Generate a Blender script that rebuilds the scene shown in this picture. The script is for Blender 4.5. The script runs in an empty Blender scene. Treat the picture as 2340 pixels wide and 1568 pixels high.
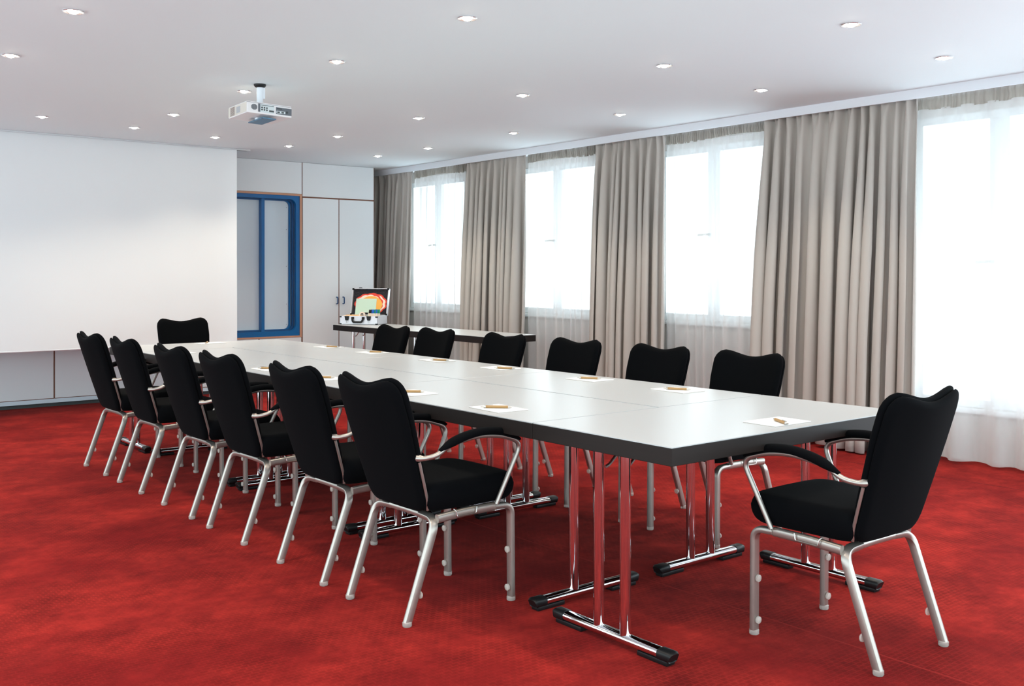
import bpy, bmesh, math, random
from mathutils import Vector, Matrix
random.seed(7)
S = bpy.context.scene
C = S.collection
PI = math.pi

# ------------------------------------------------------------------ camera
W_PX, H_PX = 2340, 1568
F_PX, HORIZON, YAW, CAM_H = 2302.93, 624.9, 0.6767, 1.30
cam_d = bpy.data.cameras.new('camera')
cam_d.sensor_fit = 'HORIZONTAL'; cam_d.sensor_width = 36.0
cam_d.lens = 36.0 * F_PX / W_PX
cam_d.shift_y = -(H_PX / 2 - HORIZON) / W_PX
cam_d.clip_start = 0.05
cam = bpy.data.objects.new('camera', cam_d); C.objects.link(cam)
cam.location = (0, 0, CAM_H)
cam.rotation_euler = (PI / 2, 0, -YAW)
S.camera = cam

# ------------------------------------------------------------------ sky, exposure
w = bpy.data.worlds.new('overcast_sky'); S.world = w; w.use_nodes = True
bg = w.node_tree.nodes['Background']
bg.inputs[0].default_value = (0.80, 0.96, 1.0, 1); bg.inputs[1].default_value = 1.2
S.view_settings.view_transform = 'Standard'; S.view_settings.look = 'None'
S.view_settings.gamma = 1; S.view_settings.exposure = 1.47
S.view_settings.use_curve_mapping = False
S.cycles.use_denoising = True
S.cycles.max_bounces = 10; S.cycles.transparent_max_bounces = 12
S.cycles.sample_clamp_indirect = 6.0

# room dimensions (metres): x to the window wall, y to the screen wall
DY = 10.47          # face of the cupboard wall
WX = 6.50           # face of the curtain pelmet
WW = 6.86           # window wall
ZC = 2.567          # ceiling
T = 0.74            # table height

def area(name, loc, rot, sx, sy, power, col):
    d = bpy.data.lights.new(name, 'AREA'); d.shape = 'RECTANGLE'; d.size = sx; d.size_y = sy
    d.energy = power; d.color = col
    o = bpy.data.objects.new(name, d); C.objects.link(o); o.location = loc; o.rotation_euler = rot
    return o
# daylight standing outside each window of the window wall (the last two, unseen behind the photographer, are added as fill light)
WIN = [(9.96, 1.06, 0.94, 2.36), (7.80, 1.12, 0.94, 2.36), (5.74, 1.12, 0.94, 2.36), (3.26, 1.10, 0.43, 2.36)]
for (yc, wd, z0, z1) in WIN + [(1.1, 1.1, 0.43, 2.36), (-1.1, 1.1, 0.43, 2.36)]:
    area('window_daylight', (WW + 0.75, yc, .75), (0, math.radians(122), 0), 1.3, wd + .8, 38, (0.74, 0.89, 1.0))

# ceiling downlights: x, y on the ceiling
LIGHTS = [('far left', [(1.396, 5.117), (1.394, 6.382)]),
          ('left', [(2.955, 4.033), (2.953, 5.346), (2.933, 6.621), (2.923, 7.937), (2.919, 8.864)]),
          ('middle', [(4.55, 2.913), (4.562, 4.2), (4.54, 5.528), (4.543, 6.867), (4.565, 8.255), (4.534, 9.179)]),
          ('window', [(5.674, 3.02), (5.688, 4.344), (5.689, 5.715), (5.689, 7.057), (5.708, 8.46), (5.667, 9.365)]),
          ('screen', [(2.135, 8.713), (3.711, 9.018)])]
EXTRA = [(1.4, 3.85), (1.4, 2.6), (1.4, 1.3), (2.95, 2.7), (2.95, 1.3), (4.55, 1.6), (5.68, 1.7),  # unseen lamps carrying on the rows, added without fixtures for illumination
         (-0.15, 5.1), (-0.15, 3.8), (-0.15, 2.5), (-0.15, 6.4), (-0.15, 7.7), (1.4, 7.6), (4.55, .3)]
def spot(x, y):
    d = bpy.data.lights.new('spot_lamp', 'SPOT'); d.energy = 16; d.color = (1.0, 0.85, 0.66)
    d.spot_size = math.radians(112); d.spot_blend = 0.9; d.shadow_soft_size = 0.035
    o = bpy.data.objects.new('spot_lamp', d); C.objects.link(o); o.location = (x, y, ZC - 0.03)
    return o
for _, L in LIGHTS:
    for (x, y) in L: spot(x, y)
for (x, y) in EXTRA: spot(x, y)

# ------------------------------------------------------------------ materials
def srgb(r, g, b):
    f = lambda c: (c / 255) / 12.92 if c / 255 <= 0.04045 else ((c / 255 + 0.055) / 1.055) ** 2.4
    return (f(r), f(g), f(b), 1)
def mat(name, col, rough=0.5, metal=0.0, spec=0.5, **kw):
    m = bpy.data.materials.new(name); m.use_nodes = True
    nt = m.node_tree; b = nt.nodes['Principled BSDF']
    b.inputs['Base Color'].default_value = col; b.inputs['Roughness'].default_value = rough
    b.inputs['Metallic'].default_value = metal; b.inputs['Specular IOR Level'].default_value = spec
    for k, v in kw.items():
        if k == 'sheen': b.inputs['Sheen Weight'].default_value = v; b.inputs['Sheen Roughness'].default_value = .4
        if k == 'coat': b.inputs['Coat Weight'].default_value = v
        if k == 'emit': b.inputs['Emission Color'].default_value = v[0]; b.inputs['Emission Strength'].default_value = v[1]
        if k == 'bump':   # (scale, strength, distance)
            n = nt.nodes.new('ShaderNodeTexNoise'); n.inputs['Scale'].default_value = v[0]; n.inputs['Detail'].default_value = 3
            tc = nt.nodes.new('ShaderNodeTexCoord'); nt.links.new(tc.outputs['Object'], n.inputs['Vector'])
            bp = nt.nodes.new('ShaderNodeBump'); bp.inputs['Strength'].default_value = v[1]; bp.inputs['Distance'].default_value = v[2]
            nt.links.new(n.outputs['Fac'], bp.inputs['Height']); nt.links.new(bp.outputs[0], b.inputs['Normal'])
        if k == 'vary':   # (scale xyz, other colour)
            n = nt.nodes.new('ShaderNodeTexNoise'); n.inputs['Scale'].default_value = 1; n.inputs['Detail'].default_value = 4
            tc = nt.nodes.new('ShaderNodeTexCoord'); mp = nt.nodes.new('ShaderNodeMapping'); mp.inputs['Scale'].default_value = v[0]
            nt.links.new(tc.outputs['Object'], mp.inputs[0]); nt.links.new(mp.outputs[0], n.inputs['Vector'])
            mx = nt.nodes.new('ShaderNodeMix'); mx.data_type = 'RGBA'
            mx.inputs[6].default_value = col; mx.inputs[7].default_value = v[1]
            nt.links.new(n.outputs['Fac'], mx.inputs[0]); nt.links.new(mx.outputs[2], b.inputs['Base Color'])
    return m
M = {}
M['ceiling'] = mat('ceiling_paint', (0.79, 0.88, 0.91, 1), 0.75, bump=(60, .05, .002))
M['wall'] = mat('wall_paint', (0.52, 0.49, 0.46, 1), 0.8)
M['panel'] = mat('white_lacquer', (0.78, 0.82, 0.85, 1), 0.38, spec=.4)
M['panel2'] = mat('white_board', (0.66, 0.77, 0.85, 1), 0.45)
M['screen'] = mat('screen_cloth', (0.76, 0.80, 0.83, 1), 0.8, bump=(300, .03, .001))
M['edge'] = mat('copper_brown_edge', srgb(112, 70, 52), 0.5)
M['copper'] = mat('beech_edge', srgb(196, 146, 120), 0.45)
M['blue'] = mat('blue_lacquer_steel', srgb(10, 98, 160), 0.32, spec=.5)
M['bluedark'] = mat('dark_blue_steel', srgb(12, 70, 122), 0.4)
M['hole'] = mat('rivet_steel', (0.35, 0.36, 0.38, 1), .35, 1)
M['base'] = mat('grey_rubber_base', srgb(66, 72, 74), 0.7)
M['alu'] = mat('aluminium_track', (0.55, 0.57, 0.60, 1), .45, .6)
M['pelmet'] = mat('pelmet_paint', (0.78, 0.82, 0.88, 1), 0.5)
M['fabric'] = mat('black_wool_fabric', (0.0026, 0.0030, 0.0038, 1), 0.9, spec=.04, sheen=.01, bump=(900, .25, .0008))
M['frame'] = mat('satin_warm_aluminium', (0.45, 0.415, 0.38, 1), 0.36, 0.85, vary=((30, 30, 30), (0.38, 0.35, 0.325, 1)))
M['chrome'] = mat('polished_chrome', (0.78, 0.78, 0.80, 1), 0.07, 1.0)
M['black'] = mat('black_plastic', (0.005, 0.0055, 0.0065, 1), 0.42, spec=.3)
M['laminate'] = mat('white_table_laminate', (0.49, 0.515, 0.535, 1), 0.30, spec=.45)
M['tedge'] = mat('dark_wenge_edge', (0.0085, 0.0062, 0.0055, 1), 0.55, spec=.25, vary=((3, 3, 60), (0.0150, 0.0105, 0.009, 1)))
M['paper'] = mat('white_paper', (0.80, 0.82, 0.83, 1), 0.8)
M['card'] = mat('grey_pad_back', (0.42, 0.36, 0.31, 1), 0.8)
M['bamboo'] = mat('bamboo', srgb(172, 138, 90), 0.5, vary=((40, 40, 40), srgb(160, 122, 72)))
M['steel'] = mat('brushed_steel', (0.62, 0.60, 0.57, 1), 0.28, 1.0)
M['projector'] = mat('projector_white_shell', (0.78, 0.77, 0.79, 1), 0.45)
M['projside'] = mat('projector_cream_side', (0.70, 0.66, 0.60, 1), 0.5)
M['grille'] = mat('brown_grille', srgb(110, 84, 80), 0.6)
M['greyp'] = mat('grey_port_panel', srgb(96, 102, 110), 0.5)
M['lightport'] = mat('pale_port_panel', srgb(206, 216, 220), 0.5)
M['mount'] = mat('blue_grey_mount', srgb(90, 130, 158), 0.3, .4)
M['case'] = mat('silver_case_skin', (0.72, 0.74, 0.80, 1), 0.38, .25)
M['foam'] = mat('egg_crate_foam', (0.022, 0.022, 0.03, 1), 0.95, bump=(60, 1, .02))
M['red'] = mat('red_card', srgb(226, 66, 48), 0.7)
M['cream'] = mat('cream_card', srgb(244, 226, 208), 0.7)
M['orange'] = mat('orange_card', srgb(245, 176, 80), 0.7)
M['green'] = mat('pale_green_card', srgb(200, 226, 208), 0.7)
M['mkblue'] = mat('blue_plastic', srgb(10, 96, 190), 0.4)
M['mklight'] = mat('light_blue_plastic', srgb(90, 175, 215), 0.4)
M['mkgreen'] = mat('green_plastic', srgb(10, 140, 110), 0.4)
M['winframe'] = mat('white_window_frame', (0.72, 0.75, 0.76, 1), 0.4)
M['brass'] = mat('grey_window_handle', (0.40, 0.38, 0.34, 1), 0.35, .6)
M['lampring'] = mat('lamp_ring_chrome', (0.75, 0.75, 0.78, 1), 0.25, .8)
M['lampglow'] = mat('halogen_glow', (1, 1, 1, 1), .5, emit=((1.0, 0.90, 0.72, 1), 40))

def clear_plastic():
    m = bpy.data.materials.new('clear_plastic'); m.use_nodes = True; nt = m.node_tree; nt.nodes.clear()
    o = nt.nodes.new('ShaderNodeOutputMaterial'); mx = nt.nodes.new('ShaderNodeMixShader'); mx.inputs[0].default_value = .45
    t = nt.nodes.new('ShaderNodeBsdfTransparent'); t.inputs[0].default_value = (.9, .88, .85, 1)
    g = nt.nodes.new('ShaderNodeBsdfPrincipled'); g.inputs['Base Color'].default_value = (.75, .7, .66, 1); g.inputs['Roughness'].default_value = .15
    nt.links.new(t.outputs[0], mx.inputs[1]); nt.links.new(g.outputs[0], mx.inputs[2]); nt.links.new(mx.outputs[0], o.inputs[0])
    return m
M['clear'] = clear_plastic()
def glass_pane():
    m = bpy.data.materials.new('window_glass'); m.use_nodes = True; nt = m.node_tree; nt.nodes.clear()
    o = nt.nodes.new('ShaderNodeOutputMaterial'); mx = nt.nodes.new('ShaderNodeMixShader'); mx.inputs[0].default_value = .06
    t = nt.nodes.new('ShaderNodeBsdfTransparent'); g = nt.nodes.new('ShaderNodeBsdfGlossy'); g.inputs['Roughness'].default_value = .02
    nt.links.new(t.outputs[0], mx.inputs[1]); nt.links.new(g.outputs[0], mx.inputs[2]); nt.links.new(mx.outputs[0], o.inputs[0])
    return m
M['glass'] = glass_pane()
def sheer(name, col, alpha, weave=True):
    m = bpy.data.materials.new(name); m.use_nodes = True; nt = m.node_tree; nt.nodes.clear()
    o = nt.nodes.new('ShaderNodeOutputMaterial'); mx = nt.nodes.new('ShaderNodeMixShader')
    t = nt.nodes.new('ShaderNodeBsdfTransparent')
    ad = nt.nodes.new('ShaderNodeMixShader'); ad.inputs[0].default_value = .17
    d = nt.nodes.new('ShaderNodeBsdfDiffuse'); d.inputs[0].default_value = col
    tr = nt.nodes.new('ShaderNodeBsdfTranslucent'); tr.inputs[0].default_value = col
    nt.links.new(d.outputs[0], ad.inputs[1]); nt.links.new(tr.outputs[0], ad.inputs[2])
    lw = nt.nodes.new('ShaderNodeLayerWeight'); lw.inputs[0].default_value = .45
    mr = nt.nodes.new('ShaderNodeMapRange'); mr.inputs[3].default_value = alpha; mr.inputs[4].default_value = min(1, alpha + .45)
    nt.links.new(lw.outputs['Facing'], mr.inputs[0])
    nt.links.new(mr.outputs[0], mx.inputs[0]); nt.links.new(t.outputs[0], mx.inputs[1]); nt.links.new(ad.outputs[0], mx.inputs[2])
    nt.links.new(mx.outputs[0], o.inputs[0]); return m
M['sheer'] = sheer('sheer_voile', (0.78, 0.78, 0.78, 1), .48)
M['sheertape'] = sheer('voile_header_tape', (0.42, 0.385, 0.34, 1), .85)
def drape():
    m = mat('taupe_drape_cloth', (0.53, 0.495, 0.46, 1), 0.9, spec=.12, vary=((300, 300, 8), (0.49, 0.455, 0.42, 1)))
    return m
M['drape'] = drape()

def carpet():
    m = bpy.data.materials.new('red_carpet'); m.use_nodes = True; nt = m.node_tree; N = nt.nodes; L = nt.links
    b = N['Principled BSDF']; b.inputs['Roughness'].default_value = .95; b.inputs['Specular IOR Level'].default_value = .03
    b.inputs['Sheen Weight'].default_value = .04; b.inputs['Sheen Tint'].default_value = (1, .35, .3, 1)
    tc = N.new('ShaderNodeTexCoord')
    def noise(scale, detail, vec=None, rough=.5):
        n = N.new('ShaderNodeTexNoise'); n.inputs['Scale'].default_value = scale; n.inputs['Detail'].default_value = detail
        n.inputs['Roughness'].default_value = rough; L.new(vec or tc.outputs['Object'], n.inputs['Vector']); return n.outputs['Fac']
    def mix(f, a, c):
        x = N.new('ShaderNodeMix'); x.data_type = 'RGBA'; L.new(f, x.inputs[0])
        for i, v in ((6, a), (7, c)):
            if isinstance(v, tuple): x.inputs[i].default_value = v
            else: L.new(v, x.inputs[i])
        return x.outputs[2]
    def ramp(f, a, c):
        r = N.new('ShaderNodeMapRange'); r.inputs[1].default_value = a; r.inputs[2].default_value = c; L.new(f, r.inputs[0]); return r.outputs[0]
    # woven block pattern: small offset bricks
    br = N.new('ShaderNodeTexBrick'); br.inputs['Scale'].default_value = 1
    br.inputs['Brick Width'].default_value = .030; br.inputs['Row Height'].default_value = .020; br.inputs['Mortar Size'].default_value = .004
    br.inputs['Mortar Smooth'].default_value = .8; br.offset = .5
    br.inputs['Color1'].default_value = (1, 1, 1, 1); br.inputs['Color2'].default_value = (.8, .8, .8, 1); br.inputs['Mortar'].default_value = (0, 0, 0, 1)
    wv = N.new('ShaderNodeMapping'); wv.inputs['Rotation'].default_value = (0, 0, 0.0); L.new(tc.outputs['Object'], wv.inputs[0]); L.new(wv.outputs[0], br.inputs['Vector'])
    big = ramp(noise(2.6, 7, rough=.68), .34, .66)
    mp = N.new('ShaderNodeMapping'); mp.inputs['Scale'].default_value = (1.0, 1.5, 1); mp.inputs['Rotation'].default_value = (0, 0, .25); L.new(tc.outputs['Object'], mp.inputs[0])
    streak = ramp(noise(1.1, 6, mp.outputs[0], .6), .32, .58)
    c1 = mix(big, (0.145, 0.0075, 0.0078, 1), (0.335, 0.0210, 0.0160, 1))
    c2 = mix(streak, (0.150, 0.0060, 0.0068, 1), c1)
    fine = ramp(noise(420, 2), .3, .75)
    pat = N.new('ShaderNodeMath'); pat.operation = 'MULTIPLY'; L.new(br.outputs['Color'], pat.inputs[0]); L.new(ramp(noise(3, 2), .3, .7), pat.inputs[1])
    dk = N.new('ShaderNodeMix'); dk.data_type = 'RGBA'; dk.blend_type = 'MULTIPLY'; L.new(c2, dk.inputs[6])
    v = N.new('ShaderNodeMath'); v.operation = 'MULTIPLY_ADD'; L.new(fine, v.inputs[0]); v.inputs[1].default_value = .22; v.inputs[2].default_value = .72
    md = N.new('ShaderNodeMath'); md.operation = 'MULTIPLY_ADD'; L.new(ramp(noise(16, 5, rough=.7), .35, .65), md.inputs[0]); md.inputs[1].default_value = .26; L.new(v.outputs[0], md.inputs[2]); v = md
    L.new(v.outputs[0], dk.inputs[7]); dk.inputs[0].default_value = 1
    dk2 = N.new('ShaderNodeMix'); dk2.data_type = 'RGBA'; dk2.blend_type = 'MULTIPLY'; dk2.inputs[0].default_value = 1
    L.new(dk.outputs[2], dk2.inputs[6])
    v2 = N.new('ShaderNodeMath'); v2.operation = 'MULTIPLY_ADD'; L.new(pat.outputs[0], v2.inputs[0]); v2.inputs[1].default_value = -.42; v2.inputs[2].default_value = 1.12
    L.new(v2.outputs[0], dk2.inputs[7])
    # roll seams running along the room
    sx = N.new('ShaderNodeSeparateXYZ'); L.new(tc.outputs['Object'], sx.inputs[0])
    out = dk2.outputs[2]
    for pos, wd in ((6.165, .005), (3.13, .004)):
        a = N.new('ShaderNodeMath'); a.operation = 'SUBTRACT'; L.new(sx.outputs[0], a.inputs[0]); a.inputs[1].default_value = pos
        ab = N.new('ShaderNodeMath'); ab.operation = 'ABSOLUTE'; L.new(a.outputs[0], ab.inputs[0])
        lt = N.new('ShaderNodeMath'); lt.operation = 'LESS_THAN'; L.new(ab.outputs[0], lt.inputs[0]); lt.inputs[1].default_value = wd
        out = mix(lt.outputs[0], out, (0.10, 0.008, 0.008, 1) if pos > 5 else (0.24, 0.016, 0.014, 1))
    L.new(out, b.inputs['Base Color'])
    bp = N.new('ShaderNodeBump'); bp.inputs['Strength'].default_value = .35; bp.inputs['Distance'].default_value = .003
    L.new(noise(350, 3), bp.inputs['Height']); L.new(bp.outputs[0], b.inputs['Normal'])
    return m
M['carpet'] = carpet()

# ------------------------------------------------------------------ mesh helpers
def link(name, bm, m, parent=None, smooth=True, angle=40):
    me = bpy.data.meshes.new(name); bm.normal_update(); bm.to_mesh(me); bm.free()
    ms = m if isinstance(m, (list, tuple)) else [m]
    for k in ms: me.materials.append(M[k])
    if smooth:
        for p in me.polygons: p.use_smooth = True
        try: me.set_sharp_from_angle(angle=math.radians(angle))
        except Exception: pass
    o = bpy.data.objects.new(name, me); C.objects.link(o)
    if parent: o.parent = parent
    return o
def empty(name, loc=(0, 0, 0), rz=0):
    o = bpy.data.objects.new(name, None); C.objects.link(o); o.location = loc; o.rotation_euler = (0, 0, rz)
    o.empty_display_size = .1
    return o
def tag(o, label=None, cat=None, group=None, kind=None):
    if label: o['label'] = label
    if cat: o['category'] = cat
    if group: o['group'] = group
    if kind: o['kind'] = kind
    return o
def copy_tree(o, parent=None):
    c = o.copy(); C.objects.link(c)
    if parent is not None: c.parent = parent
    for ch in list(o.children): copy_tree(ch, c)
    return c
def box(bm, x0, y0, z0, x1, y1, z1, bev=0.0, seg=2, mi=0):
    r = bmesh.ops.create_cube(bm, size=1)
    vs = r['verts']
    for v in vs: v.co = Vector(((x0 + x1) / 2 + v.co.x * (x1 - x0), (y0 + y1) / 2 + v.co.y * (y1 - y0), (z0 + z1) / 2 + v.co.z * (z1 - z0)))
    fs = set(f for v in vs for f in v.link_faces)
    for f in fs: f.material_index = mi
    if bev > 0:
        es = list(set(e for v in vs for e in v.link_edges))
        bmesh.ops.bevel(bm, geom=es, offset=bev, segments=seg, affect='EDGES', profile=.6)
    return vs
def newbox(*a, **k):
    bm = bmesh.new(); box(bm, *a, **k); return bm
def fillet(pts, rad, n=6):
    pts = [Vector(p) for p in pts]; out = [pts[0]]
    for i in range(1, len(pts) - 1):
        a, b, c = pts[i - 1], pts[i], pts[i + 1]
        r = rad[i - 1] if isinstance(rad, (list, tuple)) else rad
        u, v = (a - b), (c - b)
        t = min(r, u.length * .49, v.length * .49)
        p, q = b + u.normalized() * t, b + v.normalized() * t
        for k in range(n + 1):
            s = k / n
            out.append((1 - s) ** 2 * p + 2 * s * (1 - s) * b + s * s * q)
    out.append(pts[-1]); return out
def ring_profile(rx, ry, n=10, flat=1.0):
    # superellipse: flat>1 gives a boxier tube
    out = []
    for k in range(n):
        a = 2 * PI * (k + .5) / n
        c, s = math.cos(a), math.sin(a)
        out.append((rx * math.copysign(abs(c) ** (1 / flat), c), ry * math.copysign(abs(s) ** (1 / flat), s)))
    return out
def sweep(bm, path, prof, ref=(0, 1, 0), scale=None, cap=True):
    path = [Vector(p) for p in path]; n = len(path); rings = []
    ref = Vector(ref)
    for i, p in enumerate(path):
        t = (path[min(i + 1, n - 1)] - path[max(i - 1, 0)]).normalized()
        a = ref - t * ref.dot(t)
        if a.length < 1e-5: a = Vector((1, 0, 0)) - t * t.x
        a.normalize(); b = t.cross(a)
        s = scale(i / (n - 1)) if scale else 1
        if not isinstance(s, tuple): s = (s, s)
        rings.append([bm.verts.new(p + a * (u * s[0]) + b * (v * s[1])) for u, v in prof])
    m = len(prof)
    for i in range(n - 1):
        for k in range(m):
            bm.faces.new((rings[i][k], rings[i][(k + 1) % m], rings[i + 1][(k + 1) % m], rings[i + 1][k]))
    if cap:
        bm.faces.new(rings[0][::-1]); bm.faces.new(rings[-1])
    bmesh.ops.recalc_face_normals(bm, faces=bm.faces)
def tube(path, r, n=12, **k):
    bm = bmesh.new(); sweep(bm, path, ring_profile(r, r, n), **k); return bm
def lathe(bm, prof, c=(0, 0, 0), n=24, axis='z'):
    rings = []
    for (r, h) in prof:
        ring = []
        for k in range(n):
            a = 2 * PI * k / n
            p = (r * math.cos(a), r * math.sin(a), h)
            if axis == 'x': p = (h, r * math.cos(a), r * math.sin(a))
            if axis == 'y': p = (r * math.cos(a), h, r * math.sin(a))
            ring.append(bm.verts.new((c[0] + p[0], c[1] + p[1], c[2] + p[2])))
        rings.append(ring)
    for i in range(len(prof) - 1):
        for k in range(n):
            bm.faces.new((rings[i][k], rings[i][(k + 1) % n], rings[i + 1][(k + 1) % n], rings[i + 1][k]))
    bm.faces.new(rings[0][::-1]); bm.faces.new(rings[-1])
    bmesh.ops.recalc_face_normals(bm, faces=bm.faces)
def axis_samples(n, m0=.84):
    inner = [-m0 + 2 * m0 * k / n for k in range(n + 1)]
    edge = [m0 + (1 - m0) * math.sin(PI / 2 * k / 6) for k in range(1, 7)]
    return [-e for e in edge[::-1]] + inner + edge
def cushion(bm, hw, hh, r, tf, tb, place, n=14, m0=.84):
    """rounded pad: outline 2hw x 2hh with corner radius r, domed edge; place(a, b, t) -> point"""
    S_ = axis_samples(n, m0)
    def outline(s, t):
        m = max(abs(s), abs(t))
        if m < 1e-9: return 0, 0, 0
        bs, bt = s / m, t / m
        X, Y = bs * hw, bt * hh
        cx, cy = hw - r, hh - r
        if abs(X) > cx and abs(Y) > cy:
            dx, dy = abs(X) - cx, abs(Y) - cy
            l = math.hypot(dx, dy)
            if l > 1e-9:
                X = math.copysign(cx + dx / l * r, X); Y = math.copysign(cy + dy / l * r, Y)
        return X * m, Y * m, m
    grids = []
    for side, th in ((1, tf), (-1, tb)):
        g = []
        for t in S_:
            row = []
            for s in S_:
                a, b, m = outline(s, t)
                e = 1 if m <= m0 else math.sqrt(max(0, 1 - ((m - m0) / (1 - m0)) ** 2))
                if side == -1 and (abs(s) == 1 or abs(t) == 1): row.append(None)
                else: row.append(bm.verts.new(place(a, b, side * th * e)))
            g.append(row)
        grids.append(g)
    F, B = grids; k = len(S_)
    for j in range(k):
        for i in range(k):
            if B[j][i] is None: B[j][i] = F[j][i]
    for j in range(k - 1):
        for i in range(k - 1):
            bm.faces.new((F[j][i], F[j][i + 1], F[j + 1][i + 1], F[j + 1][i]))
            try: bm.faces.new((B[j][i], B[j + 1][i], B[j + 1][i + 1], B[j][i + 1]))
            except ValueError: pass
    bmesh.ops.recalc_face_normals(bm, faces=bm.faces)

# ------------------------------------------------------------------ setting
def struct(name, bm, m, smooth=False):
    o = link(name, bm, m, smooth=smooth); o['kind'] = 'structure'; return o
X0, Y0 = -1.9, -1.7
struct('floor', newbox(X0, Y0, -.1, WW + .25, DY + .7, 0), 'carpet')
struct('ceiling', newbox(X0, Y0, ZC, WW + .25, DY + .7, ZC + .12), 'ceiling')
struct('wall_back', newbox(X0, DY + .58, 0, WW + .25, DY + .7, ZC), 'wall')
# window wall, built around its openings
bm = bmesh.new()
ops = sorted([(yc - wd / 2 - .06, yc + wd / 2 + .06, z0 - .06, z1 + .06) for (yc, wd, z0, z1) in WIN + [(1.1, 1.1, .43, 2.36), (-1.1, 1.1, .43, 2.36)]])
ops = [(a, min(b, DY + .56), c, d) for a, b, c, d in ops]
yprev = Y0
for a, b, c, d in ops:
    box(bm, WW, yprev, 0, WW + .25, a, ZC); box(bm, WW, a, 0, WW + .25, b, c); box(bm, WW, a, d, WW + .25, b, ZC); yprev = b
box(bm, WW, yprev, 0, WW + .25, DY + .58, ZC)
struct('wall_right', bm, 'wall')
for i, (yc, wd, z0, z1) in enumerate(WIN):
    y0, y1 = yc - wd / 2, yc + wd / 2
    bm = bmesh.new(); f = .06; x0, x1 = WW + .005, WW + .07
    for b_ in ((y0 - f, z0 - f, y1 + f, z0), (y0 - f, z1, y1 + f, z1 + f), (y0 - f, z0, y0, z1), (y1, z0, y1 + f, z1), (yc - .068, z0, yc + .068, z1)):
        box(bm, x0, b_[0], b_[1], x1, b_[2], b_[3], .004)
    wo = struct('window_%d' % (i + 1), bm, 'winframe')
    for ya, yb in ((y0, yc - .068), (yc + .068, y1)):
        link('pane', newbox(WW + .035, ya, z0, WW + .041, yb, z1), 'glass', wo, smooth=False)
    bm = bmesh.new(); zh = 1.64 if i < 3 else 1.38
    lathe(bm, [(.012, -.005), (.012, -.03), (.008, -.034)], (WW + .005, yc + .05, zh), 14, 'x')
    sweep(bm, fillet([(WW - .028, yc + .05, zh), (WW - .034, yc + .07, zh), (WW - .03, yc + .15, zh - .004)], .01), ring_profile(.011, .008, 10), ref=(0, 0, 1))
    link('window_handle', bm, 'brass', wo)
    link('window_sill', newbox(WW - .03, y0 - .10, z0 - .10, WW + .005, y1 + .10, z0 - .065, .004), 'winframe', wo)
# pelmet board hiding the curtain rail
bm = newbox(WX, Y0, 2.502, WX + .018, DY + .45, ZC); o = struct('trim_1', bm, 'pelmet')
bm = newbox(WX + .018, Y0, 2.545, WW, DY + .45, ZC - .001); struct('trim_2', bm, 'pelmet')
# ---------------- cupboard wall
bm = newbox(X0, DY + .035, 0, 6.27, DY + .05, .038); tag(link('baseboard_back', bm, 'base', smooth=False), kind='structure')
P0 = DY  # front face
def seam_panels(name, rects, parent, m='panel', th=.02, gap=.006):
    for (a, z0, b, z1) in rects:
        link(name, newbox(a + gap, P0, z0 + gap, b - gap, P0 + th, z1 - gap, .0015, 1), m, parent, smooth=False)
# low panelling below the screen and the pass frame
low = empty('wall_panelling', (4.0, P0 + .03, 0))
tag(low, 'white wall panelling with dark seams behind and below the projection screen', 'wall panelling')
def loc(o, par):
    o.matrix_parent_inverse = Matrix.Translation(-par.location); return o
for a, b in ((X0, -1.2), (-1.2, .7), (.7, 2.678), (2.678, 4.812), (4.812, 5.335)):
    loc(link('panel', newbox(a + .007, P0, .083, b - .007, P0 + .0035, .572, .0015, 1), 'panel', low, False), low)
loc(link('panel', newbox(X0, P0, 2.207, 5.333, P0 + .02, ZC - .002, .0015, 1), 'panel', low, False), low)
loc(link('panel', newbox(X0, P0, .60, 2.70, P0 + .02, 2.195, .0015, 1), 'panel', low, False), low)
loc(tag(link('backing', newbox(X0, P0 + .004, .04, 5.334, P0 + .034, .574), 'edge', low, False), 'brown edging board'), low)
loc(link('plinth', newbox(X0, P0 + .001, .038, 6.27, P0 + .0038, .077, .001, 1), 'panel2', low, False), low)
# tall cupboard
cup = empty('tall_cupboard', (5.81, P0, 0))
tag(cup, 'tall white built-in cupboard with two doors and blue handles beside the curtains', 'cupboard')
loc(link('carcass', newbox(5.336, P0 + .004, .078, 6.283, P0 + .57, ZC - .001), 'edge', cup, False), cup)
loc(link('side_panel', newbox(6.2835, P0, 0, 6.288, P0 + .57, ZC - .001), 'edge', cup, False), cup)
for k, (a, b) in enumerate(((5.345, 5.806), (5.816, 6.281))):
    d = loc(link('door', newbox(a, P0, .085, b, P0 + .0035, 2.164, .0015, 1), 'panel', cup, False), cup)
    hx = 5.78 if k == 0 else 5.865
    hp = fillet([(hx - .003, P0 - .0, .945), (hx, P0 - .03, .945), (hx, P0 - .03, 1.022), (hx - .003, P0 - .0, 1.022)], .016)
    hb = bmesh.new(); sweep(hb, hp, ring_profile(.0065, .0065, 10), ref=(1, 0, 0)); h = link('handle', hb, 'bluedark', d)
    tag(h, 'small dark blue D-shaped handle')
    h.matrix_parent_inverse = Matrix.Translation(-cup.location)
    h.matrix_parent_inverse = Matrix.Identity(4)
loc(link('upper_door', newbox(5.343, P0, 2.180, 6.281, P0 + .0035, ZC - .002, .0015, 1), 'panel', cup, False), cup)
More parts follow.
